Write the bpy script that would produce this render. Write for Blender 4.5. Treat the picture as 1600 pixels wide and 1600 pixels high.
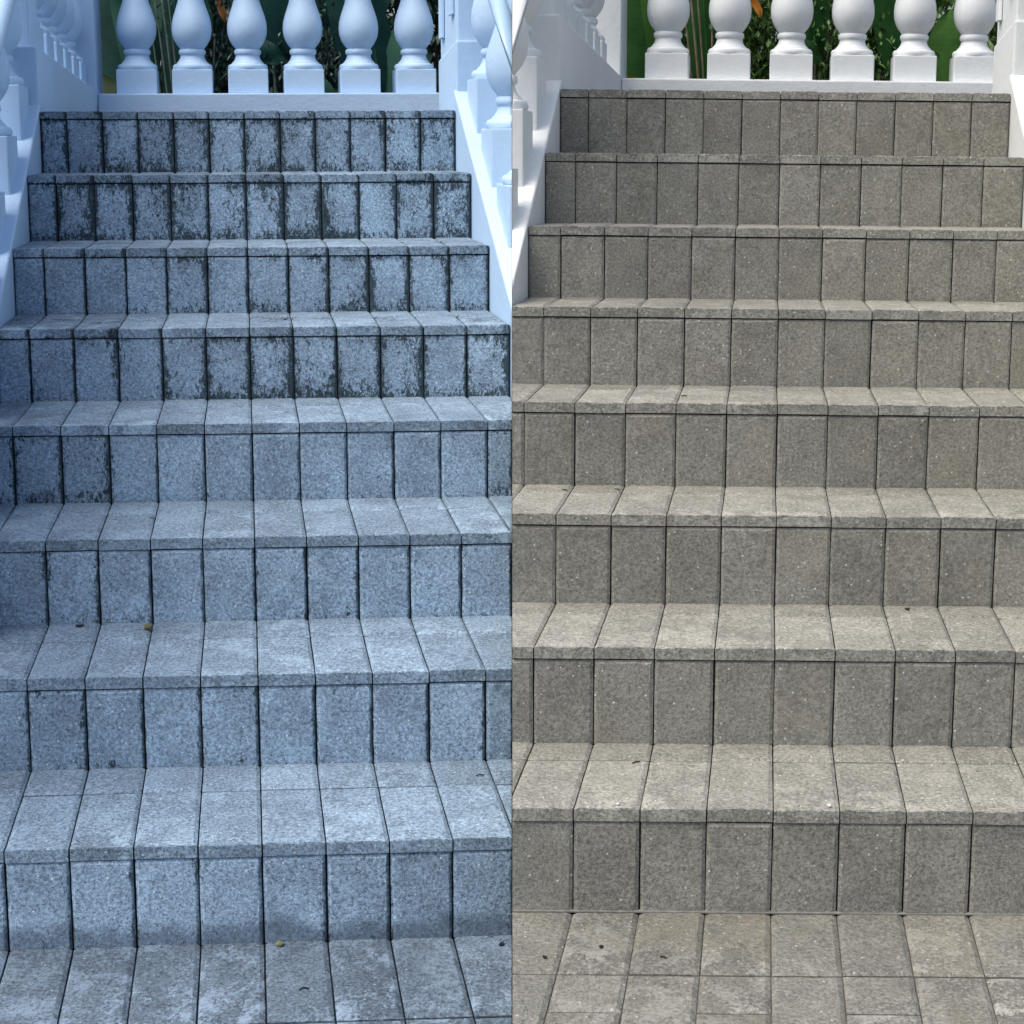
import bpy, bmesh, math, random
from mathutils import Vector, Matrix
for o in list(bpy.data.objects): bpy.data.objects.remove(o)
S = bpy.context.scene; C = S.collection
random.seed(7)
# ------------------------------------------------------------ camera, sky, sun
cam = bpy.data.cameras.new('camera'); co = bpy.data.objects.new('camera', cam); C.objects.link(co)
cam.sensor_width = 36.0; cam.lens = 36.0*2338.01/1600.0
cam.shift_y = -(800.0-576.62)/1600.0
cam.clip_start = 0.05; cam.clip_end = 600
co.location = (0, 0, 0); co.rotation_euler = (math.pi/2-0.1385, 0, 0)
S.camera = co
SUN_EL, SUN_AZ = math.radians(62), math.radians(-118)   # azimuth from +Y towards +X
w = bpy.data.worlds.new('World'); S.world = w; w.use_nodes = True
nt = w.node_tree; bg = nt.nodes['Background']
sky = nt.nodes.new('ShaderNodeTexSky'); sky.sky_type = 'NISHITA'; sky.sun_disc = False
sky.sun_elevation = SUN_EL; sky.sun_rotation = SUN_AZ; sky.dust_density = 6.0; sky.air_density = 1.0; sky.ozone_density = 0.6
nt.links.new(sky.outputs[0], bg.inputs[0]); bg.inputs[1].default_value = 0.15
sl = bpy.data.lights.new('sun', 'SUN'); sl.energy = 1.5; sl.angle = math.radians(48); sl.color = (1, 0.98, 0.94)
so = bpy.data.objects.new('sun', sl); C.objects.link(so)
d = Vector((math.sin(SUN_AZ)*math.cos(SUN_EL), math.cos(SUN_AZ)*math.cos(SUN_EL), math.sin(SUN_EL)))
so.rotation_euler = (-d).to_track_quat('-Z', 'Y').to_euler(); so.location = d*20
S.render.engine = 'CYCLES'
S.cycles.max_bounces = 4; S.cycles.diffuse_bounces = 3; S.cycles.glossy_bounces = 2
S.view_settings.view_transform = 'Standard'; S.view_settings.look = 'None'
S.view_settings.exposure = 0.45; S.view_settings.gamma = 1.0

# ------------------------------------------------------------ node helpers
class N:
    def __init__(s, name):
        s.m = bpy.data.materials.new(name); s.m.use_nodes = True; s.t = s.m.node_tree
        s.b = s.t.nodes['Principled BSDF']
    def n(s, kind, **kw):
        x = s.t.nodes.new('ShaderNode'+kind)
        for k, v in kw.items(): setattr(x, k, v)
        return x
    def l(s, a, b): s.t.links.new(a, b)
    def val(s, sock, v):
        if hasattr(v, 'is_output') or isinstance(v, bpy.types.NodeSocket): s.l(v, sock)
        else: sock.default_value = v
    def math(s, op, a, b=0.0, c=None, clamp=False):
        x = s.n('Math', operation=op, use_clamp=clamp); s.val(x.inputs[0], a); s.val(x.inputs[1], b)
        if c is not None: s.val(x.inputs[2], c)
        return x.outputs[0]
    def noise(s, vec, scale, detail=3, rough=0.55, dist=0.0):
        x = s.n('TexNoise'); s.l(vec, x.inputs['Vector']); x.inputs['Scale'].default_value = scale
        x.inputs['Detail'].default_value = detail; x.inputs['Roughness'].default_value = rough
        x.inputs['Distortion'].default_value = dist
        return x.outputs['Fac']
    def ramp(s, v, a, b, lo=0.0, hi=1.0, smooth=True):
        x = s.n('MapRange', interpolation_type='SMOOTHSTEP' if smooth else 'LINEAR'); s.val(x.inputs[0], v)
        s.val(x.inputs[1], a); s.val(x.inputs[2], b); s.val(x.inputs[3], lo); s.val(x.inputs[4], hi)
        return x.outputs[0]
    def mix(s, f, a, b, blend='MIX'):
        x = s.n('Mix', data_type='RGBA', blend_type=blend); s.val(x.inputs[0], f)
        for sk, v in ((x.inputs[6], a), (x.inputs[7], b)):
            if isinstance(v, bpy.types.NodeSocket): s.l(v, sk)
            else: sk.default_value = (*v, 1)
        return x.outputs[2]
    def gray(s, v):
        x = s.n('CombineColor'); 
        for i in range(3): s.l(v, x.inputs[i])
        return x.outputs[0]
    def attr(s, name):
        x = s.n('Attribute', attribute_type='OBJECT', attribute_name=name); return x.outputs['Fac']
    def coords(s, rnd=True):
        tc = s.n('TexCoord'); v = tc.outputs['Object']
        if rnd:
            oi = s.n('ObjectInfo'); r = oi.outputs['Random']
            cx = s.n('CombineXYZ'); s.l(s.math('MULTIPLY', r, 91.0), cx.inputs[0]); s.l(s.math('MULTIPLY', r, 37.0), cx.inputs[1]); s.l(s.math('MULTIPLY', r, 53.0), cx.inputs[2])
            va = s.n('VectorMath', operation='ADD'); s.l(v, va.inputs[0]); s.l(cx.outputs[0], va.inputs[1]); v = va.outputs[0]
            return v, r, tc.outputs['Generated']
        return v, None, tc.outputs['Generated']
    def algae(s, col, v, g, n4, mossc):
        geo = s.n('NewGeometry'); mp = s.n('Mapping'); s.l(geo.outputs['Position'], mp.inputs['Vector']); mp.inputs['Scale'].default_value = (1.0, 1.0, 0.5)
        v = mp.outputs[0]
        sp = s.n('SeparateXYZ'); s.l(g, sp.inputs[0])
        ex = s.math('MULTIPLY', s.math('MINIMUM', sp.outputs[0], s.math('SUBTRACT', 1.0, sp.outputs[0])), 0.1)
        ez = s.math('MULTIPLY', sp.outputs[2], 0.145)
        et = s.math('MULTIPLY', s.math('SUBTRACT', 1.0, sp.outputs[2]), 0.145)
        moss = s.attr('moss')
        wob = s.math('MULTIPLY', s.math('SUBTRACT', n4, 0.5), 0.012)
        speck = s.noise(v, 130, 3, 0.9, 0.3)
        big = s.noise(v, 14, 3, 0.6)
        prox = s.math('MAXIMUM', s.math('MAXIMUM', s.ramp(ex, 0.0, 0.024, 1, 0), s.ramp(ez, 0.0, 0.05, 0.8, 0)), s.ramp(et, 0.0, 0.025, 0.7, 0))
        val = s.math('ADD', s.math('MULTIPLY_ADD', s.math('SUBTRACT', speck, 0.5), 1.5, 0.5), s.math('MULTIPLY', prox, 0.30))
        val = s.math('ADD', val, s.math('MULTIPLY', s.math('SUBTRACT', big, 0.5), 0.85))
        val = s.math('ADD', val, s.math('MULTIPLY', s.math('SUBTRACT', moss, 1.0), 0.42))
        m1 = s.math('MULTIPLY', s.ramp(val, 0.62, 0.86), s.ramp(moss, 0.02, 0.12))
        m2 = s.math('MULTIPLY', s.ramp(s.math('ADD', ex, wob), 0.0014, s.math('MULTIPLY_ADD', moss, 0.0066, 0.0012), 1, 0), s.ramp(moss, 0.15, 0.7))
        msk = s.math('MULTIPLY', s.math('MAXIMUM', m1, m2), 0.88)
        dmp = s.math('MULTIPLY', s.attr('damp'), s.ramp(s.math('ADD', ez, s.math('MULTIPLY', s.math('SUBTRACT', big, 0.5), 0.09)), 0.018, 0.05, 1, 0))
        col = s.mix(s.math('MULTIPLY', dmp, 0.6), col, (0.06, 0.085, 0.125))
        col = s.mix(msk, col, s.mix(s.ramp(n4, 0.4, 0.65), mossc, [c*2.6 for c in mossc]))
        return col
    def bump(s, h, strength, dist):
        x = s.n('Bump'); x.inputs['Strength'].default_value = strength; x.inputs['Distance'].default_value = dist
        s.l(h, x.inputs['Height']); s.l(x.outputs[0], s.b.inputs['Normal'])
    def out(s, col, rough=0.9, spec=0.25):
        s.val(s.b.inputs['Base Color'], col if isinstance(col, bpy.types.NodeSocket) else (*col, 1))
        s.val(s.b.inputs['Roughness'], rough); s.b.inputs['Specular IOR Level'].default_value = spec
        return s.m

def paver_material(name, base, dark, light, mossc, blot=0.22, algae=True, grain=1.0):
    """cast concrete: grain, pits, pale grit, blotches, algae creeping from the joints (object property 'moss'),
    lime bloom ('pale'), tan stain ('tan')"""
    s = N(name); v, r, g = s.coords()
    n1 = s.noise(v, 9, 2, 0.6); n2 = s.noise(v, 175, 2, 0.85); n3 = s.noise(v, 560, 1, 0.7); n4 = s.noise(v, 38, 3, 0.65)
    col = s.mix(s.ramp(n1, 0.3, 0.7), [c*(1-blot) for c in base], [c*(1+blot*0.6) for c in base])
    col = s.mix(s.ramp(n4, 0.35, 0.7, 0, 0.45), col, light)
    gr = s.math('MULTIPLY', s.ramp(n2, 0.3, 0.7, 1-0.55*grain, 1+0.45*grain, False), s.ramp(n3, 0.3, 0.7, 1-0.28*grain, 1+0.28*grain, False))
    col = s.mix(1.0, col, s.gray(gr), 'MULTIPLY')
    pit = s.noise(v, 150, 2, 0.8)
    col = s.mix(s.ramp(pit, 0.60, 0.68, 0, 0.5*grain), col, dark)
    vo = s.n('TexVoronoi', feature='F1'); s.l(v, vo.inputs['Vector']); vo.inputs['Scale'].default_value = 95
    sep = s.n('SeparateColor'); s.l(vo.outputs['Color'], sep.inputs[0])
    chip = s.math('MULTIPLY', s.ramp(vo.outputs['Distance'], 0.10, 0.22, 1, 0), s.ramp(sep.outputs[0], 0.80, 0.84))
    col = s.mix(s.math('MULTIPLY', chip, 0.75), col, [min(0.9, c*2.4) for c in light])
    # per piece tone, lowered on treads and strips by an object property
    tone = s.math('MULTIPLY', s.math('ADD', 0.90, s.math('MULTIPLY', r, 0.2)), s.math('SUBTRACT', 1.0, s.attr('tone_cut')))
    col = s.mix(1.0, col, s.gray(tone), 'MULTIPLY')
    # lime bloom patches; the boost towards the front paints in the nose highlight
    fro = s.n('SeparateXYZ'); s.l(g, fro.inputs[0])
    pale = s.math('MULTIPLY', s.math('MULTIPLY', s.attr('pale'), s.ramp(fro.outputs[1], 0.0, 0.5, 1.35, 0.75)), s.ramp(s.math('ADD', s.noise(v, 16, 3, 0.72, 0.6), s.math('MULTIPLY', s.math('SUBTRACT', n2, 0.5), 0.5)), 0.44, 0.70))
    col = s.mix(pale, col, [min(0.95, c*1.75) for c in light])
    if not algae: tan = s.math('MULTIPLY', s.attr('tan'), s.ramp(s.noise(v, 11, 3, 0.6), 0.38, 0.62))
    if not algae: col = s.mix(tan, col, (0.30, 0.265, 0.175))
    if algae: col = s.algae(col, v, g, n4, mossc)
    s.bump(s.math('SUBTRACT', n2, s.math('MULTIPLY', pit, 0.8)), 0.6, 0.0016)
    return s.out(col, 0.93, 0.2)

def mortar_material(name, c):
    s = N(name); v, r, g = s.coords(False)
    n = s.noise(v, 120, 5, 0.7)
    s.bump(n, 0.6, 0.003)
    return s.out(s.mix(s.ramp(n, 0.3, 0.7), [x*0.5 for x in c], [x*1.5 for x in c]), 0.98, 0.1)

def paint_material(name, c, dirt, bs=0.45, bd=0.005):
    s = N(name); v, r, g = s.coords(False)
    n1 = s.noise(v, 3.0, 3, 0.5); n2 = s.noise(v, 70, 4, 0.6); n3 = s.noise(v, 14, 5, 0.7)
    col = s.mix(s.ramp(n1, 0.3, 0.7), [x*0.95 for x in c], c)
    col = s.mix(s.ramp(n3, 0.58, 0.78, 0, 0.3), col, dirt)
    mp = s.n('Mapping'); s.l(v, mp.inputs['Vector']); mp.inputs['Scale'].default_value = (1, 1, 0.12)
    col = s.mix(s.ramp(s.noise(mp.outputs[0], 55, 3, 0.6), 0.55, 0.75, 0, 0.28), col, dirt)
    s.bump(s.math('ADD', s.math('MULTIPLY', n2, 0.4), s.math('MULTIPLY', n3, 0.9)), bs, bd)
    return s.out(col, 0.52, 0.4)

def leaf_material(name, c1, c2, rib=60.0):
    s = N(name); tc = s.n('TexCoord'); v, r, g = s.coords()
    n = s.noise(v, 7, 3, 0.6)
    col = s.mix(s.ramp(n, 0.3, 0.7), c1, c2)
    wv = s.n('TexWave', wave_type='BANDS', bands_direction='Y'); wv.inputs['Scale'].default_value = rib; wv.inputs['Distortion'].default_value = 0.6
    s.l(tc.outputs['UV'], wv.inputs['Vector'])
    col = s.mix(s.math('MULTIPLY', wv.outputs['Fac'], 0.25), col, [x*0.55 for x in c1])
    s.bump(wv.outputs['Fac'], 0.25, 0.004)
    return s.out(col, 0.5, 0.07)

def plain_material(name, c, c2, scale=20, rough=0.8):
    s = N(name); v, r, g = s.coords(); n = s.noise(v, scale, 4, 0.6)
    s.bump(n, 0.3, 0.004)
    return s.out(s.mix(s.ramp(n, 0.3, 0.7), c, c2), rough, 0.3)

MAT = {
 'L': dict(pav=paver_material('blue_cast_concrete', (0.264, 0.374, 0.492), (0.035, 0.05, 0.07), (0.315, 0.44, 0.568), (0.0052, 0.0115, 0.0135)),  # left flight: the blue light cast is put into every base colour
           mor=mortar_material('dark_mossy_joint', (0.006, 0.011, 0.016)),
           pnt=paint_material('blue_cast_paint', (0.47, 0.66, 0.88), (0.39, 0.55, 0.74))),
 'R': dict(pav=paver_material('grey_concrete', (0.224, 0.225, 0.199), (0.035, 0.035, 0.03), (0.290, 0.292, 0.262), (0.012, 0.013, 0.011), 0.14, False, 0.78),
           mor=mortar_material('dark_joint', (0.012, 0.012, 0.012)),
           pnt=paint_material('white_paint', (0.76, 0.80, 0.80), (0.62, 0.66, 0.64))),
}
MAT['L']['gpav'] = paver_material('damp_blue_cast_concrete', (0.095, 0.130, 0.172), (0.03, 0.045, 0.065), (0.125, 0.172, 0.225), (0.0052, 0.0115, 0.0135))
MAT['R']['gpav'] = paver_material('dusty_grey_concrete', (0.156, 0.157, 0.141), (0.035, 0.035, 0.03), (0.200, 0.202, 0.184), (0.012, 0.013, 0.011), 0.14, False, 0.78)
MAT['L']['sand'] = mortar_material('dark_wet_sand', (0.010, 0.016, 0.024)); MAT['R']['sand'] = mortar_material('grey_sand', (0.085, 0.08, 0.07))
MAT['L']['wal'] = paint_material('blue_cast_painted_render', (0.47, 0.66, 0.88), (0.39, 0.55, 0.74), 0.5, 0.006)  # white render with the blue light cast in its colour
MAT['R']['wal'] = paint_material('white_painted_render', (0.76, 0.80, 0.80), (0.62, 0.66, 0.64), 0.5, 0.006)
# ------------------------------------------------------------ the two flights' frames
class Flight: pass
def flight(key, p, pier_c, st_off):
    f = Flight(); f.key = key
    Ox, Oy, Oz, yaw, sk, uz, f.R, f.T, f.t, f.o, f.s, g, vz = p
    f.O = Vector((Ox, Oy, Oz)); f.u = Vector((math.cos(yaw), math.sin(yaw), uz))
    f.v = Vector((-math.sin(yaw+sk), math.cos(yaw+sk), vz)); f.w = Vector((0, 0, 1))
    f.bs = f.T/0.28; f.side = -1 if key == 'L' else 1
    f.m = MAT[key]; f.A0 = -1.174
    f.dc = {6: -.004, 7: .002, 8: .007} if key == 'L' else {6: -.0025, 7: .002, 8: .0045}   # the treads are not laid perfectly even
    return f
FL = flight('L', (0.2063, 2.256, -1.2266, 0.0484, 0.1262, 0.0048, 0.16654, 0.30291, 0.0215, 0.0012, 0.2017, 0.1, 0.0140), 0, 0)
FR = flight('R', (0.9918, 2.1326, -1.1356, 0.0041, -0.1709, -0.0105, 0.16618, 0.26468, 0.0206, 0.0012, 0.1935, 0.1836, -0.0140), 0, 0)
def P(f, a, b, c): return f.O + f.u*a + f.v*b + f.w*c
def D(f, a, b, c): return f.u*a + f.v*b + f.w*c

WL = {}          # object name -> world location
def link(name, data, wl, parent=None, mat=None):
    o = bpy.data.objects.new(name, data); C.objects.link(o)
    WL[o.name] = Vector(wl)
    if parent is not None: o.parent = parent; o.location = Vector(wl)-WL[parent.name]
    else: o.location = wl
    if mat is not None and data is not None and len(data.materials) == 0: data.materials.append(mat)
    return o
def tag(o, label=None, cat=None, group=None, kind=None):
    if label: o['label'] = label
    if cat: o['category'] = cat
    if group: o['group'] = group
    if kind: o['kind'] = kind
    return o
SEAM = 0.0006
def seam_cut(me, wl, side):
    """the two flights butt along the plane X = 0: saw off what would cross it. None = nothing left"""
    xs = [v.co.x+wl.x for v in me.vertices]
    if side < 0:
        if max(xs) <= -SEAM: return me
        if min(xs) >= -SEAM-0.001: return None
    else:
        if min(xs) >= SEAM: return me
        if max(xs) <= SEAM+0.001: return None
    me = me.copy(); bm = bmesh.new(); bm.from_mesh(me)
    r = bmesh.ops.bisect_plane(bm, geom=bm.verts[:]+bm.edges[:]+bm.faces[:], dist=1e-6, plane_co=(side*SEAM-wl.x, 0, 0), plane_no=(-side, 0, 0), clear_outer=True)
    ed = [e for e in bm.edges if e.is_boundary]
    if ed: bmesh.ops.holes_fill(bm, edges=ed, sides=0)
    left_, best = set(bm.verts), []
    while left_:
        stk = [left_.pop()]; isl = []
        while stk:
            q = stk.pop(); isl.append(q)
            for e in q.link_edges:
                z = e.other_vert(q)
                if z in left_: left_.remove(z); stk.append(z)
        if len(isl) > len(best): best = isl
    kill = [q for q in bm.verts if q not in set(best)]
    if kill: bmesh.ops.delete(bm, geom=kill, context='VERTS')
    bm.normal_update(); bm.to_mesh(me); bm.free()
    return me if len(me.vertices) else None
def mesh(name, V, F, smooth=False):
    me = bpy.data.meshes.new(name); me.from_pydata([tuple(v) for v in V], [], F)
    bm = bmesh.new(); bm.from_mesh(me); bmesh.ops.recalc_face_normals(bm, faces=bm.faces[:])
    for fc in bm.faces: fc.smooth = smooth
    bm.to_mesh(me); bm.free(); me.update()
    return me
def put(f, name, me, abc, parent, mat, cut=True):
    wl = P(f, *abc)
    if cut:
        me = seam_cut(me, wl, f.side)
        if me is None: return None
    return link(name, me, wl, parent, mat)
def hexa(f, lo, hi, bev=0.0, top=None):
    """box in the flight's own directions; top = list of 4 top heights (a0b0, a1b0, a1b1, a0b1); returns mesh around its own base centre"""
    cx, cy, cz = (lo[0]+hi[0])/2, (lo[1]+hi[1])/2, lo[2]
    t = top or [hi[2]]*4
    q = [(lo[0], lo[1]), (hi[0], lo[1]), (hi[0], hi[1]), (lo[0], hi[1])]
    V = [D(f, x-cx, y-cy, 0) for x, y in q]+[D(f, x-cx, y-cy, tt-cz) for (x, y), tt in zip(q, t)]
    me = mesh('box', V, [(0, 3, 2, 1), (4, 5, 6, 7), (0, 1, 5, 4), (1, 2, 6, 5), (2, 3, 7, 6), (3, 0, 4, 7)])
    if bev:
        bm = bmesh.new(); bm.from_mesh(me)
        bmesh.ops.bevel(bm, geom=bm.edges[:], offset=bev, segments=2, profile=0.6, affect='EDGES', clamp_overlap=True)
        bm.to_mesh(me); bm.free()
    return me, (cx, cy, cz)
def box(f, name, lo, hi, parent, mat, bev=0.0, top=None, cut=True):
    me, abc = hexa(f, lo, hi, bev, top); return put(f, name, me, abc, parent, mat, cut)

# ------------------------------------------------------------ pavers: chamfered slabs with slightly broken edges
def slab(f, wa, wb, hc, axis, ch, rng, rough_front=False, seg=7, chn=(1, 1, 1, 1)):
    """axis 'c' = lies flat (face up), 'b' = stands (face to -b). origin at the centre of the visible face.
    chn = chamfer on (left, right, near/bottom, far/top) edge of the face"""
    x0, x1 = -wa/2, wa/2
    y0, y1 = (-wb/2, wb/2) if axis == 'c' else (-hc/2, hc/2)
    th = hc if axis == 'c' else wb
    dep = ch*0.55
    j = lambda k: rng.uniform(-k, k)
    def grid(ix0, ix1, iy0, iy1, z, k):
        """ring of points, seg per long side"""
        R = []
        for i in range(seg): t = i/seg; R.append((ix0+(ix1-ix0)*t, iy0+j(k), z+j(k*0.4)))
        for i in range(seg): t = i/seg; R.append((ix1+j(k), iy0+(iy1-iy0)*t, z+j(k*0.4)))
        for i in range(seg): t = i/seg; R.append((ix1+(ix0-ix1)*t, iy1+j(k), z+j(k*0.4)))
        for i in range(seg): t = i/seg; R.append((ix0+j(k), iy1+(iy0-iy1)*t, z+j(k*0.4)))
        return R
    c = [ch*q for q in chn]
    kk = 0.0007
    inner = grid(x0+c[0], x1-c[1], y0+c[2]+(0.0006 if rough_front else 0), y1-c[3], 0, kk)
    if rough_front:
        for i in range(seg+1): p = inner[i]; inner[i] = (p[0], p[1]+j(0.0005), p[2]-abs(j(0.0006)))
    outer = grid(x0, x1, y0, y1, -dep, kk*0.5)
    if rough_front:
        for i in range(seg+1):
            p = outer[i]; outer[i] = (p[0], y0+j(0.0004), -0.0018-abs(j(0.0004)))
    back = [(x0, y0, -th), (x1, y0, -th), (x1, y1, -th), (x0, y1, -th)]
    pts = inner+outer+back; n = 4*seg
    F = [tuple(range(n))]
    for i in range(n): F.append((i, n+i, n+(i+1) % n, (i+1) % n))
    for s_ in range(4):
        a = 2*n+s_; b = 2*n+(s_+1) % 4
        ring = [n+(s_*seg+i) % n for i in range(seg+1)]
        F.append(tuple([a, b]+ring[::-1]))
    F.append((2*n+3, 2*n+2, 2*n+1, 2*n))
    V = [D(f, p[0], p[1], p[2]) if axis == 'c' else D(f, p[0], -p[2], p[1]) for p in pts]
    return mesh('slab', V, F)

def columns(f):
    L = [(-0.1*(i+1), -0.1*i) for i in range(11)]; L.append((f.A0, -1.1)); return L
def build_stairs(f, label):
    rng = random.Random(11 if f.key == 'L' else 23)
    left = f.key == 'L'
    root = link('staircase', None, P(f, -0.587, 0, 0)); tag(root, label, 'stairs')
    gap = 0.0025 if left else 0.0020
    cache = {}
    def variant(key, make, n=5):
        if key not in cache: cache[key] = [make() for _ in range(n)]
        return rng.choice(cache[key])
    mossy = {1: .55, 2: .68, 3: .64, 4: .92, 5: 1.06, 6: 1.06, 7: 1.27, 8: 1.22}
    for k in range(1, 9):
        bk = (k-1)*f.T; c0, c1 = (k-1)*f.R+f.dc.get(k-1, 0), k*f.R+f.dc.get(k, 0)
        bend = k*f.T+f.o+0.03 if k < 8 else 3.6
        st = box(f, 'step', (f.A0, bk+f.o+0.005, c0-0.06 if k > 1 else -0.05), (0, bend, c1-0.0065), root, f.m['mor'])
        for (a0, a1) in columns(f):
            wa = a1-a0-gap; ac = (a0+a1)/2
            narrow = abs(wa-(0.1-gap)) > 0.005
            # riser paver
            h = c1-c0-f.t+0.0005
            me = variant(('r', narrow, round(h, 4)), lambda: slab(f, wa-rng.uniform(0, .0008), 0.022, h, 'b', 0.0052, rng, False, 7, (1, 1, .05, 1)))
            o = put(f, 'riser_paver', me, (ac+rng.uniform(-.0005, .0005), bk+f.o+rng.uniform(-.0012, .0012), c0-0.0035+h/2), st, f.m['pav'])
            if o is not None:
                mo = mossy[k]*rng.uniform(0.80, 1.08) if left else 0.0
                if left and k == 5: mo *= (0.7 if ac < -0.8 else 1.1)
                if left and k == 6 and ac < -0.75: mo *= 0.6
                if left and k == 4: mo *= (1.0 if ac < -0.9 or ac > -0.15 else 0.6)
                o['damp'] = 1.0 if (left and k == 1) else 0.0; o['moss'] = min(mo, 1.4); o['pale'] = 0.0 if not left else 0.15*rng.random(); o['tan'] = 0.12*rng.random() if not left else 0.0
            # tread paver with the nose, then the cut strip behind it
            dt = rng.uniform(-.0007, .0007)
            me = variant(('t', narrow), lambda: slab(f, wa, f.s-0.0015, f.t, 'c', 0.0062, rng, True, 9, (1, 1, 0, .9)))
            o = put(f, 'tread_paver', me, (ac, bk+(f.s-0.0015)/2+rng.uniform(-.0012, .0008), c1+dt), st, f.m['pav'])
            if o is not None:
                o['moss'] = (mossy[k]*rng.choice((0.5, 0.75, 0.9)) if k >= 5 else 0.22) if left else 0.0
                o['tone_cut'] = 0.30 if left else 0.0; o['pale'] = rng.uniform(0.05, 0.3) if left else rng.uniform(0.15, 0.38); o['tan'] = 0.0  # left treads set to a darker tone than the risers
            bl = f.T+f.o-0.001-(f.s+0.0030) if k < 8 else 0.2
            me = variant(('s', narrow, k == 8), lambda: slab(f, wa, bl, f.t, 'c', 0.0062, rng, False, 5, (1, 1, .9, .1)))
            o = put(f, 'tread_strip', me, (ac, bk+f.s+0.0030+bl/2, c1+dt*0.5+rng.uniform(-.0006, .0004)), st, f.m['pav'])
            if o is not None: o['tone_cut'] = 0.32 if left else 0.06; o['moss'] = 0.05 if left else 0.0; o['pale'] = rng.uniform(0, 0.25); o['tan'] = 0.0  # strips toned down slightly more than the treads
    return root
st_L = build_stairs(FL, 'flight of blue-grey concrete paver steps with dark mossy stains and black joints')
st_R = build_stairs(FR, 'flight of clean warm-grey concrete paver steps with thin joints')

def build_patio(f, name):
    rng = random.Random(5 if f.key == 'L' else 6)
    left = f.key == 'L'
    base = box(f, name, (-1.5, -1.15, -0.09), (0.5, f.o+0.004, -0.0062 if left else -0.0052), None, f.m['sand'])
    tag(base, kind='structure')
    gap = 0.003 if left else 0.002
    if not left:
        box(f, 'grout_bead', (f.A0, f.o-0.0032, 0.0004), (0, f.o+0.004, 0.0022), base, plain_material('pale_grout', (0.16, 0.16, 0.145), (0.24, 0.24, 0.22), 60))
    for i in range(-4, 15):
        a0, a1 = -0.1*(i+1), -0.1*i; ac = (a0+a1)/2
        if left: cuts = [f.o-0.001, -0.2195, -0.4195, -0.6195, -0.8195, -1.02]
        else:
            cuts = [f.o-0.001, -0.177, -0.2735, -0.467, -0.66, -0.855, -1.05] if i % 2 == 0 else [f.o-0.001, -0.177, -0.3705, -0.5635, -0.757, -0.95]
        for q in range(len(cuts)-1):
            b1, b0 = cuts[q], cuts[q+1]
            me = slab(f, 0.1-gap, b1-b0-gap, 0.03, 'c', 0.0070, rng, False, 5, (1, 1, 1, .1 if q == 0 else 1))
            o = put(f, 'paver', me, (ac, (b0+b1)/2+(0.0022 if q == 0 else 0), rng.uniform(-.0006, .0006)), base, f.m['gpav'])
            if o is None: continue
            o['moss'] = 0.10 if left else 0.0
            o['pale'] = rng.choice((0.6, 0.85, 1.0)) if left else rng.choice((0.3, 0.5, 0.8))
            o['tan'] = 0.0 if left else (0.16 if (i in (6, 7) and q == 0) else rng.choice((0, 0.05, 0.12)))
    return base
build_patio(FL, 'pavement_left'); build_patio(FR, 'pavement_right')
me = mesh('ground', [(-60, -25, 0), (60, -25, 0), (60, 90, 0), (-60, 90, 0)], [(0, 1, 2, 3)])
tag(link('ground', me, (0, 0, -1.36), None, plain_material('soil', (0.05, 0.04, 0.03), (0.09, 0.075, 0.055), 3)), kind='structure')

# ------------------------------------------------------------ balusters
PROF = [(0.0, 0.074), (0.003, 0.079), (0.010, 0.0805), (0.018, 0.079), (0.0235, 0.074), (0.025, 0.066), (0.029, 0.0645), (0.031, 0.062), (0.036, 0.057),
        (0.045, 0.0515), (0.055, 0.0485), (0.060, 0.0478), (0.061, 0.0495), (0.064, 0.0530), (0.071, 0.0545), (0.079, 0.0535), (0.083, 0.0495), (0.0845, 0.0475),
        (0.092, 0.0535), (0.105, 0.0635), (0.122, 0.0725), (0.142, 0.0785), (0.165, 0.0805), (0.190, 0.0785), (0.215, 0.0725), (0.240, 0.0640), (0.265, 0.0555),
        (0.295, 0.0475), (0.33, 0.0410), (0.37, 0.0365), (0.40, 0.0355), (0.402, 0.044), (0.412, 0.047), (0.424, 0.044), (0.427, 0.038), (0.45, 0.046), (0.47, 0.062), (0.48, 0.07), (0.50, 0.07)]
def lathe_mesh(f, sc=1.0, seg=32):
    V, F = [], []
    for z, r in PROF:
        for i in range(seg):
            t = 2*math.pi*i/seg; V.append(D(f, r*math.cos(t)*sc, r*math.sin(t)*f.bs*sc, z*sc))
    n = len(PROF)
    for k in range(n-1):
        for i in range(seg): a = k*seg+i; b = k*seg+(i+1) % seg; F.append((a, b, b+seg, a+seg))
    F.append(tuple(range(seg))[::-1]); F.append(tuple((n-1)*seg+i for i in range(seg)))
    me = mesh('turned', V, F, True)
    try: me.set_sharp_from_angle(angle=math.radians(40))
    except Exception: pass
    return me
for f in (FL, FR): f.lathe = lathe_mesh(f); f.ped_cache = {}
def pedestal_mesh(f, hf, hb, wa=0.160, wb=0.160):
    """square foot under a baluster: hf, hb = length below the top at the near and far side"""
    key = (round(hf, 4), round(hb, 4))
    if key in f.ped_cache: return f.ped_cache[key]
    wb *= f.bs; x, y = wa/2, wb/2
    q = [(-x, -y), (x, -y), (x, y), (-x, y)]; h = [hf, hf, hb, hb]
    V = [D(f, p[0], p[1], -hh) for p, hh in zip(q, h)]+[D(f, p[0], p[1], 0) for p in q]
    me = mesh('pedestal', V, [(0, 3, 2, 1), (4, 5, 6, 7), (0, 1, 5, 4), (1, 2, 6, 5), (2, 3, 7, 6), (3, 0, 4, 7)])
    bm = bmesh.new(); bm.from_mesh(me)
    bmesh.ops.bevel(bm, geom=bm.edges[:], offset=0.0035, segments=2, profile=0.6, affect='EDGES'); bm.to_mesh(me); bm.free()
    f.ped_cache[key] = me; return me
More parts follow.
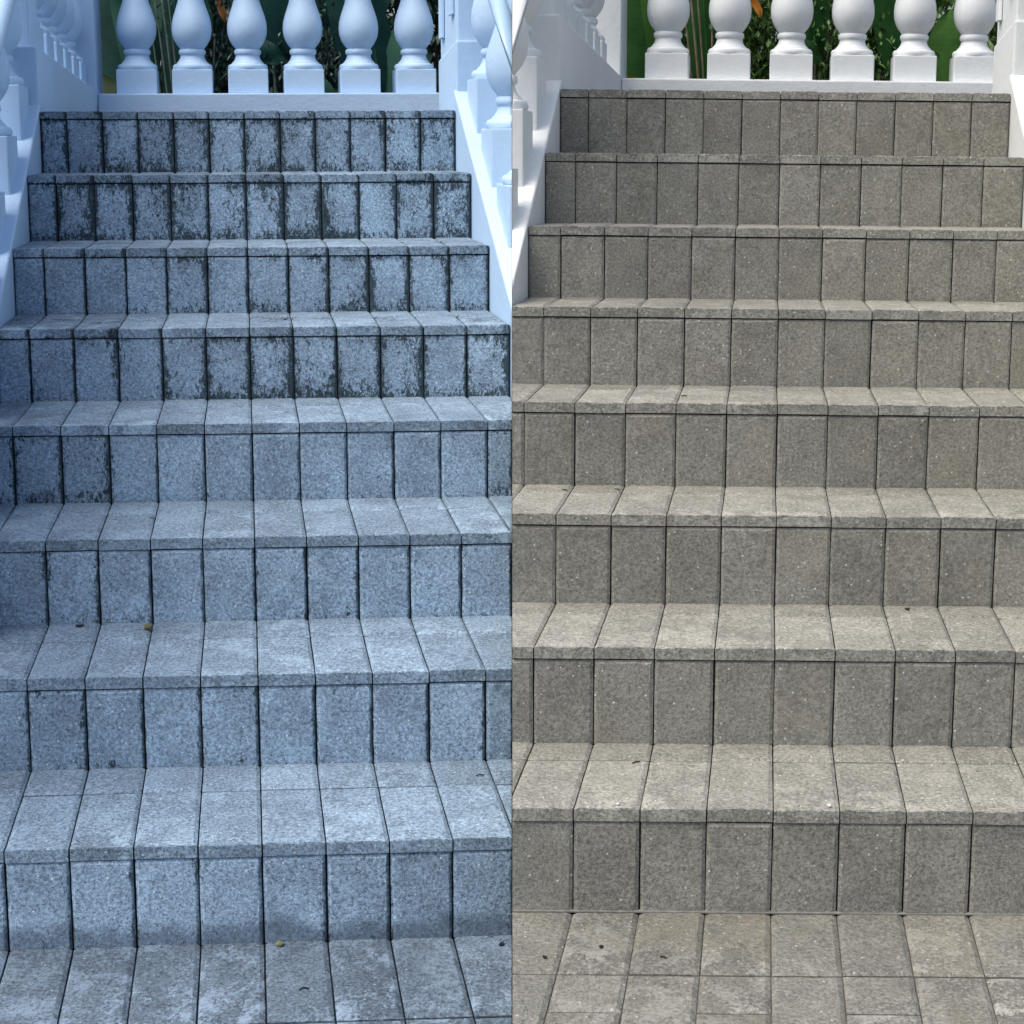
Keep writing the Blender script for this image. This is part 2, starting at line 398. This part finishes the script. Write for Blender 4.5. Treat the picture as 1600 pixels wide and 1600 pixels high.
def baluster(f, a, b, ctop, hf, hb, parent):
    me = f.lathe
    o = put(f, 'baluster', me, (a, b, ctop-0.001), parent, f.m['pnt'])
    pm = pedestal_mesh(f, hf, hb)
    if o is not None: put(f, 'pedestal', pm, (a, b, ctop), o, f.m['pnt'])
    else: put(f, 'pedestal', pm, (a, b, ctop), parent, f.m['pnt'])
    return o
def nose(f, b): return (b/f.T+1)*f.R

def stringer_balustrade(f, a_in, sgn, off, bfirst, cfirst, nbal, label):
    """sloping plinth beside the steps, balusters and sloping coping. a_in = inner plane, sgn = outward direction"""
    wdt = 0.225; sl = f.R/f.T
    root = link('stair_balustrade', None, P(f, a_in+sgn*wdt/2, 1.0, 0)); tag(root, label, 'balustrade')
    a0, a1 = sorted((a_in, a_in+sgn*wdt))
    bt = 7*f.T+0.045
    b0 = -0.12
    # profile in (b, c)
    pr = [(b0, -0.05), (bt, -0.05), (bt, nose(f, bt)+off), (b0, nose(f, b0)+off)]
    cb = 1.0
    V = [D(f, a0-a_in, p[0]-cb, p[1]) for p in pr]+[D(f, a1-a_in, p[0]-cb, p[1]) for p in pr]
    me = mesh('stringer', V, [(0, 1, 2, 3), (7, 6, 5, 4), (0, 4, 5, 1), (1, 5, 6, 2), (2, 6, 7, 3), (3, 7, 4, 0)])
    bm = bmesh.new(); bm.from_mesh(me)
    bmesh.ops.bevel(bm, geom=bm.edges[:], offset=0.006, segments=3, profile=0.6, affect='EDGES'); bm.to_mesh(me); bm.free()
    put(f, 'stringer', me, (a_in, cb, 0), root, f.m['wal'])
    sp = 0.2527*f.T/0.3029
    hw = 0.08*f.bs
    for i in range(nbal):
        bf = bfirst-sp*i                      # near side of the foot
        ct = cfirst-sl*sp*i
        b = bf+hw
        hf = ct-(nose(f, bf)+off)+0.004; hb = ct-(nose(f, bf+2*hw)+off)+0.004
        baluster(f, a_in+sgn*0.111, b, ct, round(hf, 3), round(hb, 3), root)
    # coping
    ac = a_in+sgn*0.111; hc = cfirst-nose(f, bfirst+hw)+0.50
    V = []
    for bb in (b0, bt):
        for (da, dc) in ((-.125, -0.04), (.125, -0.04), (.125, .05), (-.125, .05)): V.append(D(f, da, bb-cb, nose(f, bb)+hc+dc+0.035))
    me = mesh('coping', V, [(0, 1, 2, 3), (7, 6, 5, 4), (0, 4, 5, 1), (1, 5, 6, 2), (2, 6, 7, 3), (3, 7, 4, 0)])
    put(f, 'coping', me, (ac, cb, 0), root, f.m['pnt'])
    return root
def tube(f, pts, r, seg=16):
    V, F = [], []; n = len(pts)
    W = [D(f, *p) for p in pts]
    for i, p in enumerate(W):
        t = (W[min(i+1, n-1)]-W[max(i-1, 0)]).normalized(); s = t.cross(Vector((0, 0, 1))).normalized(); q = s.cross(t)
        for k in range(seg):
            an = 2*math.pi*k/seg; V.append(p+s*math.cos(an)*r+q*math.sin(an)*r)
    for i in range(n-1):
        for k in range(seg): a = i*seg+k; b = i*seg+(k+1) % seg; F.append((a, b, b+seg, a+seg))
    F.append(tuple(range(seg))[::-1]); F.append(tuple((n-1)*seg+k for k in range(seg)))
    return mesh('tube', V, F, True)
def handrail(f, a, dz, sgn, label):
    root = link('handrail', None, P(f, a, 1.0, 0)); tag(root, label, 'handrail')
    pts = [(0, b-1.0, nose(f, b)+dz) for b in (-0.1, 0.5, 1.1, 1.7, 2.25*f.bs)]
    put(f, 'pipe', tube(f, pts, 0.0195), (a, 1.0, 0), root, f.m['pipe'])
    for b in (0.05, 2.0*f.bs):
        z = nose(f, b)+dz
        put(f, 'bracket', tube(f, [(0, 0, 0), (0, 0, -0.05), (sgn*0.055, 0, -0.06), (sgn*0.10, 0, -0.06)], 0.008, 10), (a, b, z-0.012), root, f.m['pipe'])
def pipe_material(name, c):
    s = N(name); v, r, g = s.coords(False); n = s.noise(v, 30, 3, 0.5); s.bump(n, 0.08, 0.002)
    return s.out(s.mix(s.ramp(n, 0.3, 0.7), [x*0.96 for x in c], c), 0.34, 0.5)
FL.m['pipe'] = pipe_material('glossy_blue_cast_pipe', (0.33, 0.50, 0.68)); FR.m['pipe'] = pipe_material('glossy_white_pipe', (0.54, 0.58, 0.61))  # left pipe colour includes the blue light cast

stringer_balustrade(FL, FL.A0-0.0015, -1, 0.006, 1.975, 1.410, 7, 'blue-tinted white stair balustrade climbing along the far left edge')
stringer_balustrade(FL, 0.0015, 1, 0.042, 1.935, 1.424, 7, 'blue-tinted white stair balustrade right of the mossy top steps')
stringer_balustrade(FR, FR.A0-0.0015, -1, 0.004, 1.672, 1.402, 7, 'white stair balustrade left of the clean top steps')
stringer_balustrade(FR, 0.0015, 1, 0.030, 1.63, 1.402, 6, 'white stair balustrade at the far right edge')
handrail(FL, -1.114, 0.745, -1, 'blue-tinted white pipe handrail crossing the top left corner')
handrail(FL, -0.044, 0.775, 1, 'blue-tinted white pipe handrail right of the mossy flight')
handrail(FR, -1.120, 0.745, -1, 'white pipe handrail left of the clean flight')

def landing_balustrade(f, bp, cnear, cfar, bfar, bals, label, bside, labels2):
    """left pier + side plinth + corner post + rear plinth with balusters"""
    root = link('landing_balustrade', None, P(f, -0.6, bfar, 8*f.R)); tag(root, label, 'balustrade')
    p = f.m['wal']; ai = f.A0-0.006
    L = 8*f.R
    # side plinth from the pier to the rear corner (its top falls slightly to the back)
    box(f, 'side_plinth', (ai-0.235, bp, L-0.25), (ai, bfar+0.25*f.bs, cfar), root, p, 0.006, [cnear, cnear, cfar, cfar])
    # pier post on the near end
    box(f, 'pier_post', (ai-0.235, bp+0.03, cnear-0.05), (ai-0.022, bp+0.21, cnear+0.95), root, p, 0.005)
    # rear plinth
    box(f, 'rear_plinth', (ai+0.003, bfar, L-0.12), (0.62, bfar+0.235*f.bs, cfar-0.002), root, p, 0.006)
    # corner post
    box(f, 'corner_post', (ai-0.19, bfar-0.03, cfar-0.05), (ai+0.002, bfar+0.225*f.bs, cfar+0.95), root, p, 0.004)
    for a in bals: baluster(f, a, bfar+0.118*f.bs, cfar+0.094, 0.096, 0.096, root)
    for b in bside:
        t = (b-bp)/(bfar+0.25*f.bs-bp); cc = cnear+(cfar-cnear)*t
        baluster(f, ai-0.115, b, cc+0.094, 0.098, 0.098, root)
    # coping over all
    box(f, 'rear_coping', (ai-0.2, bfar+0.02, cfar+0.595), (0.62, bfar+0.22*f.bs, cfar+0.685), root, p, 0.004)
    return root
def right_pier(f, b0, b1, c0, c1, label):
    root = link('pier', None, P(f, 0.15, b0, 8*f.R)); tag(root, label, 'pier')
    p = f.m['wal']
    box(f, 'pier_base', (0.008, b0, 8*f.R-0.25), (0.34, b1, c1), root, p, 0.006, [c0, c0, c1, c1])
    box(f, 'pier_post', (0.014, b0+0.012, c1-0.06), (0.34, b1-0.012, c0+0.95), root, p, 0.004)
    n = 0
    for (bb, zz) in ((b0+0.075, 0.085), (b0+0.27*f.bs, 0.052)):
        w_ = 0.055*f.bs; c = c0-(c0-c1)*(bb-b0)/(b1-b0)
        box(f, 'corner_strip', (0.002, bb, c+zz), (0.0125, bb+w_, c0+0.9), root, p, 0.0025)
    return root
spL = 0.2527; spR = 0.2208
landing_balustrade(FL, 2.155, 1.524, 1.443, 3.905, [-1.025, -0.8035, -0.581, -0.357, -0.131, 0.0935, 0.318], 'blue-tinted white landing balustrade above the mossy flight, with turned balusters',
                   [2.52+spL*i for i in range(6)], 0)
landing_balustrade(FR, 1.892, 1.528, 1.478, 3.56, [-1.014, -0.782, -0.549, -0.3195, -0.0865, 0.139, 0.37], 'white landing balustrade above the clean flight, with turned balusters',
                   [2.22+spR*i for i in range(6)], 0)
right_pier(FL, 2.155, 2.56, 1.538, 1.500, 'blue-tinted white square pier at the top right corner of the mossy flight')
right_pier(FR, 1.892, 2.25, 1.526, 1.488, 'white square pier at the top right corner of the clean flight')

# ------------------------------------------------------------ garden behind the landings
def leaf_mesh(L, W, droop, fold=0.25, n=14, tipk=1.0):
    """lance-shaped blade along +z bending towards +y, folded along its midrib; uv = (across, along)"""
    V, F, UV = [], [], []
    for i in range(n+1):
        t = i/n
        ang = droop*t
        z = L*(math.sin(ang)/droop if droop else t); y = L*((1-math.cos(ang))/droop if droop else 0)
        wd = W*0.5*(math.sin(math.pi*min(1, t*0.93+0.05))**0.62)*(1 if t < 0.97 else 0.4)
        for s in (-1, -0.5, 0, 0.5, 1):
            wob = 0.012*math.sin(9*t+s*3)
            V.append((wd*s, y+abs(s)*wd*fold+wob*abs(s)-math.sin(ang)*0, z)); UV.append((s*0.5+0.5, t*L))
    for i in range(n):
        for k in range(4): a = i*5+k; F.append((a, a+1, a+6, a+5))
    me = bpy.data.meshes.new('leaf'); me.from_pydata(V, [], F)
    uvl = me.uv_layers.new(name='UVMap')
    for lp in me.loops: uvl.data[lp.index].uv = UV[lp.vertex_index]
    for q in me.polygons: q.use_smooth = True
    return me
def stalk_mesh(p0, p1, bend, r0, r1, seg=8, n=8):
    V, F = [], []
    p0, p1 = Vector(p0), Vector(p1)
    for i in range(n+1):
        t = i/n; p = p0.lerp(p1, t)+Vector(bend)*math.sin(math.pi*t); r = r0+(r1-r0)*t
        for k in range(seg): an = 2*math.pi*k/seg; V.append(p+Vector((math.cos(an)*r, math.sin(an)*r*0.7, 0)))
    for i in range(n):
        for k in range(seg): a = i*seg+k; b = i*seg+(k+1) % seg; F.append((a, b, b+seg, a+seg))
    F.append(tuple(range(seg))[::-1]); F.append(tuple(n*seg+k for k in range(seg)))
    return mesh('stalk', V, F, True)
GARD = {  # canopy shade is put into the leaf colours, most in leaf2
 'L': dict(leaf1=leaf_material('blue_green_leaf', (0.024, 0.080, 0.060), (0.040, 0.12, 0.085)), leaf2=leaf_material('shaded_teal_leaf', (0.008, 0.038, 0.036), (0.015, 0.060, 0.052)),  # left foliage also carries the blue light cast in its colour
           olive=leaf_material('olive_leaf', (0.030, 0.050, 0.028), (0.045, 0.070, 0.036)), stalk=plain_material('grey_green_stalk', (0.05, 0.09, 0.075), (0.12, 0.15, 0.14), 12, 0.5),
           small=plain_material('teal_foliage', (0.014, 0.045, 0.038), (0.085, 0.165, 0.14), 40, 0.45), flower=plain_material('dull_orange_bract', (0.16, 0.06, 0.02), (0.22, 0.09, 0.03), 12, 0.5)),
 'R': dict(leaf1=leaf_material('green_leaf', (0.028, 0.085, 0.016), (0.055, 0.14, 0.030)), leaf2=leaf_material('shaded_green_leaf', (0.012, 0.052, 0.012), (0.024, 0.085, 0.022)),
           olive=leaf_material('yellow_green_leaf', (0.06, 0.085, 0.015), (0.09, 0.12, 0.026)), stalk=plain_material('pink_edged_stalk', (0.08, 0.085, 0.04), (0.24, 0.18, 0.13), 12, 0.5),
           small=plain_material('green_foliage', (0.022, 0.075, 0.014), (0.17, 0.29, 0.085), 40, 0.45), flower=plain_material('orange_bract', (0.45, 0.16, 0.02), (0.60, 0.25, 0.03), 12, 0.5)),
}
def shrub(f, a, b, c, rad, n, seed, label, ls=0.05):
    rng = random.Random(seed); g = GARD[f.key]
    base = P(f, a, b, 0.9); root = link('shrub', None, base); tag(root, label, 'shrub', 'shrubs behind the balustrades')
    V, F = [], []
    ctr = Vector((0, 0, c-0.9))
    clumps = [Vector((rng.uniform(-1, 1)*rad[0], rng.uniform(-1, 1)*rad[1], rng.uniform(-1, 1)*rad[2]))+ctr for _ in range(26)]
    for i in range(n):
        q = rng.choice(clumps); p = q+Vector((rng.gauss(0, 1), rng.gauss(0, 1), rng.gauss(0, 1)))*0.085
        L = ls*rng.uniform(0.6, 1.3); W = L*0.45
        R_ = Matrix.Rotation(rng.uniform(0, 6.28), 3, 'Z') @ Matrix.Rotation(rng.gauss(0.9, 0.6), 3, 'X')
        k = len(V)
        for (x, y, z) in ((0, 0, 0), (W/2, L*0.45, L*0.06), (0, L, 0), (-W/2, L*0.45, L*0.06), (0, L*0.5, -L*0.03)): V.append(p+R_ @ Vector((x, y, z)))
        F += [(k, k+1, k+4), (k+1, k+2, k+4), (k+2, k+3, k+4), (k+3, k, k+4)]
    me = bpy.data.meshes.new('foliage'); me.from_pydata([tuple(v) for v in V], [], F)
    link('foliage', me, base, root, g['small'])
    for q in clumps[:10]:
        link('stem', stalk_mesh((q.x*0.2, q.y*0.2, 0), q, (0.03, 0.02, 0), 0.012, 0.005, 6, 5), base, root, g['stalk'])
    return root
def big_plant(f, a, b, leaves, stalks, label, cat='plant', extra=None):
    g = GARD[f.key]; base = P(f, a, b, 0.9); root = link('broad_leaf_plant', None, base); tag(root, label, cat)
    for (da, db, c, L, W, rx, ry, rz, droop, m) in leaves:
        o = link('leaf', leaf_mesh(L, W, droop), P(f, a+da, b+db, c), root, g[m])
        o.rotation_euler = (rx, ry, rz)
    for (da0, c0, da1, c1, r, m) in stalks:
        link('stalk', stalk_mesh((da0, 0, c0-0.9), (da1, 0.05, c1-0.9), (0.01, 0, 0), r, r*0.7), base, root, g[m])
    if extra: extra(root, base, g)
    return root
def flower(f, a, b, c, rot, L=0.16, W=0.06):
    def ex(root, base, g):
        o = link('flower_bract', leaf_mesh(L, W, 0.3, 0.5, 8), P(f, a, b, c), root, g['flower']); o.rotation_euler = rot
    return ex
def garden(f, sx):
    bz = 4.15 if f.key == 'L' else 3.80
    k = f.bs
    word = 'bluish' if f.key == 'L' else 'green'
    where = 'mossy' if f.key == 'L' else 'clean'
    # raised bed the plants grow in
    bed = box(f, 'ground', (-2.2, bz+0.15, -0.15), (0.8, bz+3.2, 1.30), None, soilm); tag(bed, kind='structure')
    shrub(f, -0.70, bz+0.62, 1.66, (0.13, 0.12, 0.30), 5200, 1+sx, 'dense %s small-leaved shrub behind the second and third balusters of the %s landing' % (word, where), 0.036)
    shrub(f, -0.36, bz+0.62, 1.62, (0.19, 0.12, 0.26), 5600, 2+sx, 'dense %s small-leaved shrub behind the fourth and fifth balusters of the %s landing' % (word, where), 0.036)
    shrub(f, -1.15, bz+1.35, 1.85, (0.45, 0.2, 0.55), 4200, 3+sx, 'dark %s shrub at the back left behind the %s landing' % (word, where), 0.07)
    shrub(f, 0.25, bz+1.3, 1.85, (0.45, 0.2, 0.55), 4600, 4+sx, 'dark %s shrub at the back right behind the %s landing' % (word, where), 0.07)
    shrub(f, -0.55, bz+1.35, 1.85, (0.45, 0.2, 0.55), 4600, 5+sx, 'dark %s shrub in the back middle behind the %s landing' % (word, where), 0.07)
    # dark paddle leaf at the left end with a low olive one in front
    big_plant(f, -1.16, bz+0.42, [(0.0, 0.1, 1.15, 1.5, 0.40, -0.05, 0.0, 0.1, 0.15, 'leaf2'), (0.04, -0.06, 1.33, 0.26, 0.14, 0.05, -0.55, 0.1, 0.5, 'olive'),
                                    (-0.26, 0.2, 1.2, 1.3, 0.42, 0, -0.2, 0.4, 0.4, 'leaf2')], [(-0.02, 0.95, -0.02, 1.3, 0.02, 'stalk')],
              'dark paddle-leaved plant at the left end behind the %s landing' % where)
    # fan of stalks
    big_plant(f, -0.95, bz+0.32, [(-0.02, 0.06, 1.25, 1.2, 0.09, 0.0, -0.10, 0.5, 0.1, 'leaf1'), (0.03, 0.08, 1.25, 1.2, 0.10, 0.0, -0.02, -0.4, 0.1, 'leaf2'), (0.08, 0.10, 1.25, 1.2, 0.09, 0, 0.05, 0.5, 0.1, 'leaf1'), (-0.07, 0.10, 1.25, 1.0, 0.10, 0, -0.16, 0.4, 0.1, 'leaf1')],
              [(0.055, 0.95, -0.045, 1.95, 0.0055, 'stalk'), (0.075, 0.95, -0.012, 1.95, 0.0065, 'stalk'), (0.085, 0.95, 0.018, 1.95, 0.0045, 'stalk'), (0.095, 0.95, 0.045, 1.95, 0.0065, 'leaf2'), (0.075, 0.95, 0.085, 1.95, 0.005, 'stalk'), (0.03, 0.95, -0.075, 1.9, 0.005, 'stalk')],
              'fan of upright leaf stalks behind the first two balusters of the %s landing' % where)
    # leaves through the other gaps
    big_plant(f, -0.74, bz+0.40, [(0.0, 0, 1.70, 0.42, 0.09, 0.1, -0.30, 0.5, 0.5, 'leaf1'), (-0.01, 0.02, 1.49, 0.22, 0.014, 0.0, 0.95, 0.1, 0.2, 'leaf1'), (-0.10, 0.1, 1.6, 0.6, 0.14, 0.0, -0.35, 0.2, 0.5, 'leaf1')],
              [(-0.05, 0.95, 0.01, 1.72, 0.006, 'stalk')], 'plant with an orange bract behind the third baluster of the %s landing' % where,
              extra=flower(f, -0.672, bz+0.38, 1.765, (0.1, -0.25, 0.3), 0.12, 0.034))
    big_plant(f, -0.47, bz+0.36, [(0.035, 0.05, 1.63, 0.95, 0.22, 0.05, -0.16, 0.25, 0.2, 'leaf2'), (0.05, 0.0, 1.60, 0.20, 0.10, 0.1, -1.15, 0.1, 0.4, 'leaf2')],
              [(0.02, 0.95, -0.01, 1.64, 0.010, 'stalk'), (0.05, 0.95, 0.03, 1.64, 0.006, 'stalk')], 'broad dark leaf on a pale stalk behind the fourth baluster of the %s landing' % where)
    big_plant(f, -0.22, bz+0.33, [(0.04, 0.0, 1.38, 0.30, 0.10, 0.1, -0.75, 0.15, 0.3, 'leaf1'), (0.0, 0.0, 1.22, 0.28, 0.13, 0.1, 0.15, 0.15, 0.4, 'leaf1'), (0.0, 0.15, 1.74, 0.6, 0.16, 0.05, -0.12, 0.2, 0.3, 'leaf2')],
              [(0.06, 0.95, 0.06, 1.40, 0.008, 'stalk')], 'low tilted leaves behind the fifth baluster of the %s landing' % where)
    big_plant(f, 0.00, bz+0.40, [(0.04, 0.05, 1.25, 1.0, 0.27, 0.05, -0.22, 0.35, 0.25, 'leaf2'), (0.10, 0.0, 1.22, 0.60, 0.22, 0.05, 0.02, -0.2, 0.3, 'leaf1'), (-0.08, 0.1, 1.70, 0.7, 0.20, 0.0, 0.3, 0.3, 0.3, 'leaf1'), (-0.05, -0.03, 1.22, 0.42, 0.09, 0.0, 0.05, 0.4, 0.3, 'leaf1')],
              [(0.055, 0.95, -0.06, 1.85, 0.007, 'leaf1'), (0.03, 0.95, -0.085, 1.85, 0.006, 'olive')], 'ribbed broad leaves behind the last balusters of the %s landing' % where)
soilm = plain_material('bed_soil', (0.02, 0.016, 0.012), (0.04, 0.032, 0.024), 12)
garden(FL, 10); garden(FR, 30)

# ------------------------------------------------------------ small litter on the steps
def flake(f, abc, s, rot, name, label, cat, col, thick=0.0015, n=7, seed=0):
    rng = random.Random(seed); V = []; F = []
    for z in (0, thick):
        for i in range(n):
            t = 2*math.pi*i/n; r = s*(0.65+0.4*rng.random()); V.append((r*math.cos(t), r*0.7*math.sin(t), z+0.25*r*math.cos(t)**2))
    F = [tuple(range(n))[::-1], tuple(range(n, 2*n))]+[(i, (i+1) % n, n+(i+1) % n, n+i) for i in range(n)]
    o = link(name, mesh(name, V, F), P(f, *abc)+Vector((0, 0, 0.001)), None, plain_material(name+'_tone', col, [c*1.5 for c in col], 200, 0.8)); o.rotation_euler = (0, 0, rot)
    tag(o, label, cat); return o
def pebble(f, abc, s, label, col, seed):
    rng = random.Random(seed); bm = bmesh.new(); bmesh.ops.create_icosphere(bm, subdivisions=2, radius=s)
    for v in bm.verts: v.co *= rng.uniform(0.85, 1.12); v.co.z *= 0.7
    me = bpy.data.meshes.new('pebble'); bm.to_mesh(me); bm.free()
    for q in me.polygons: q.use_smooth = True
    o = link('pebble', me, P(f, *abc)+Vector((0, 0, s*0.6)), None, plain_material('pebble_tone', col, [c*1.6 for c in col], 150, 0.7)); tag(o, label, 'pebble'); return o
def twig(f, abc, L, rot, label, col, bend=0.3):
    pts = [(-L/2, 0, 0.0012), (0, L*bend*0.5, 0.0016), (L/2, 0, 0.0012)]
    V, F = [], []
    o = link('twig', tube(f, pts, 0.0011, 6), P(f, *abc)+Vector((0, 0, 0.0008)), None, plain_material('twig_tone', col, [c*1.5 for c in col], 200, 0.9)); o.rotation_euler = (0, 0, rot); tag(o, label, 'twig'); return o
BR = (0.03, 0.018, 0.012)
flake(FL, (-0.9385, 0.585, 2*FL.R), 0.010, 0.4, 'dry_leaf', 'small dark leaf scrap at the back of a blue-grey tread, left side', 'leaf', (0.012, 0.014, 0.02), seed=1)
pebble(FL, (-0.807, 0.560, 2*FL.R), 0.0085, 'yellowish pebble by a joint at the back of a blue-grey tread', (0.10, 0.10, 0.05), 2)
pebble(FL, (-0.576, -0.012, 0), 0.0065, 'yellowish pebble at the foot of the lowest blue-grey riser', (0.12, 0.13, 0.07), 3)
twig(FL, (-0.543, -0.140, 0), 0.014, 0.2, 'tiny hooked twig on the blue-grey pavement', (0.01, 0.012, 0.016), 0.6)
flake(FL, (-0.2286, -0.030, 0), 0.007, 1.0, 'dry_leaf', 'tiny dark leaf scrap on the blue-grey pavement near the centre seam', 'leaf', (0.01, 0.014, 0.02), seed=4)
twig(FL, (-0.2219, 0.2308, FL.R), 0.014, 0.1, 'tiny dark twig on the lowest blue-grey tread', (0.012, 0.012, 0.014))
twig(FL, (-0.805, 0.757, 3*FL.R), 0.012, -0.5, 'tiny dark twig on the third blue-grey tread', (0.012, 0.012, 0.014))
flake(FL, (-0.5157, 1.345, 5*FL.R), 0.006, 0.2, 'dry_leaf', 'tiny dark leaf scrap on the fifth blue-grey tread', 'leaf', (0.01, 0.012, 0.016), seed=6)
flake(FR, (-0.295, 0.283, FR.R), 0.011, 1.3, 'dry_leaf', 'small reddish brown leaf stuck at the foot of a clean grey riser', 'leaf', (0.10, 0.04, 0.02), seed=7)
twig(FR, (-0.8207, 0.1754, FR.R), 0.014, 0.5, 'tiny dark twig on the lowest clean grey tread', BR)
twig(FR, (-0.7889, 0.8819, 4*FR.R), 0.012, 0.1, 'tiny dark twig on the fourth clean grey tread', BR)
flake(FR, (-0.8456, -0.1076, 0), 0.0045, 0.9, 'dry_leaf', 'tiny dark leaf scrap on the clean pavement, second of three', 'leaf', (0.012, 0.01, 0.008), seed=8)
flake(FR, (-0.9225, -0.1378, 0), 0.0045, -0.6, 'dry_leaf', 'tiny dark leaf scrap on the clean pavement, nearest the centre seam', 'leaf', (0.012, 0.01, 0.008), seed=9)
twig(FR, (-0.754, -0.1371, 0), 0.009, -0.6, 'tiny crooked dark twig on the clean pavement', BR, 0.7)
pebble(FR, (-0.5153, 0.012, FR.R), 0.0032, 'white chip on the nose of the lowest clean step', (0.5, 0.5, 0.48), 10)
pebble(FR, (-0.8346, 0.012, FR.R), 0.0026, 'small white chip on the nose of the lowest clean step, left one', (0.5, 0.5, 0.48), 11)
flake(FR, (-0.3591, 0.500, 2*FR.R), 0.006, 0.0, 'dry_leaf', 'tiny black leaf scrap at the back of the second clean tread', 'leaf', (0.01, 0.01, 0.01), seed=12)
twig(FR, (-1.0112, 0.7322, 3*FR.R), 0.010, -0.6, 'tiny dark twig on the third clean tread, left one', BR)
twig(FR, (-0.9102, 0.7431, 3*FR.R), 0.010, -0.7, 'tiny dark twig on the third clean tread, right one', BR)
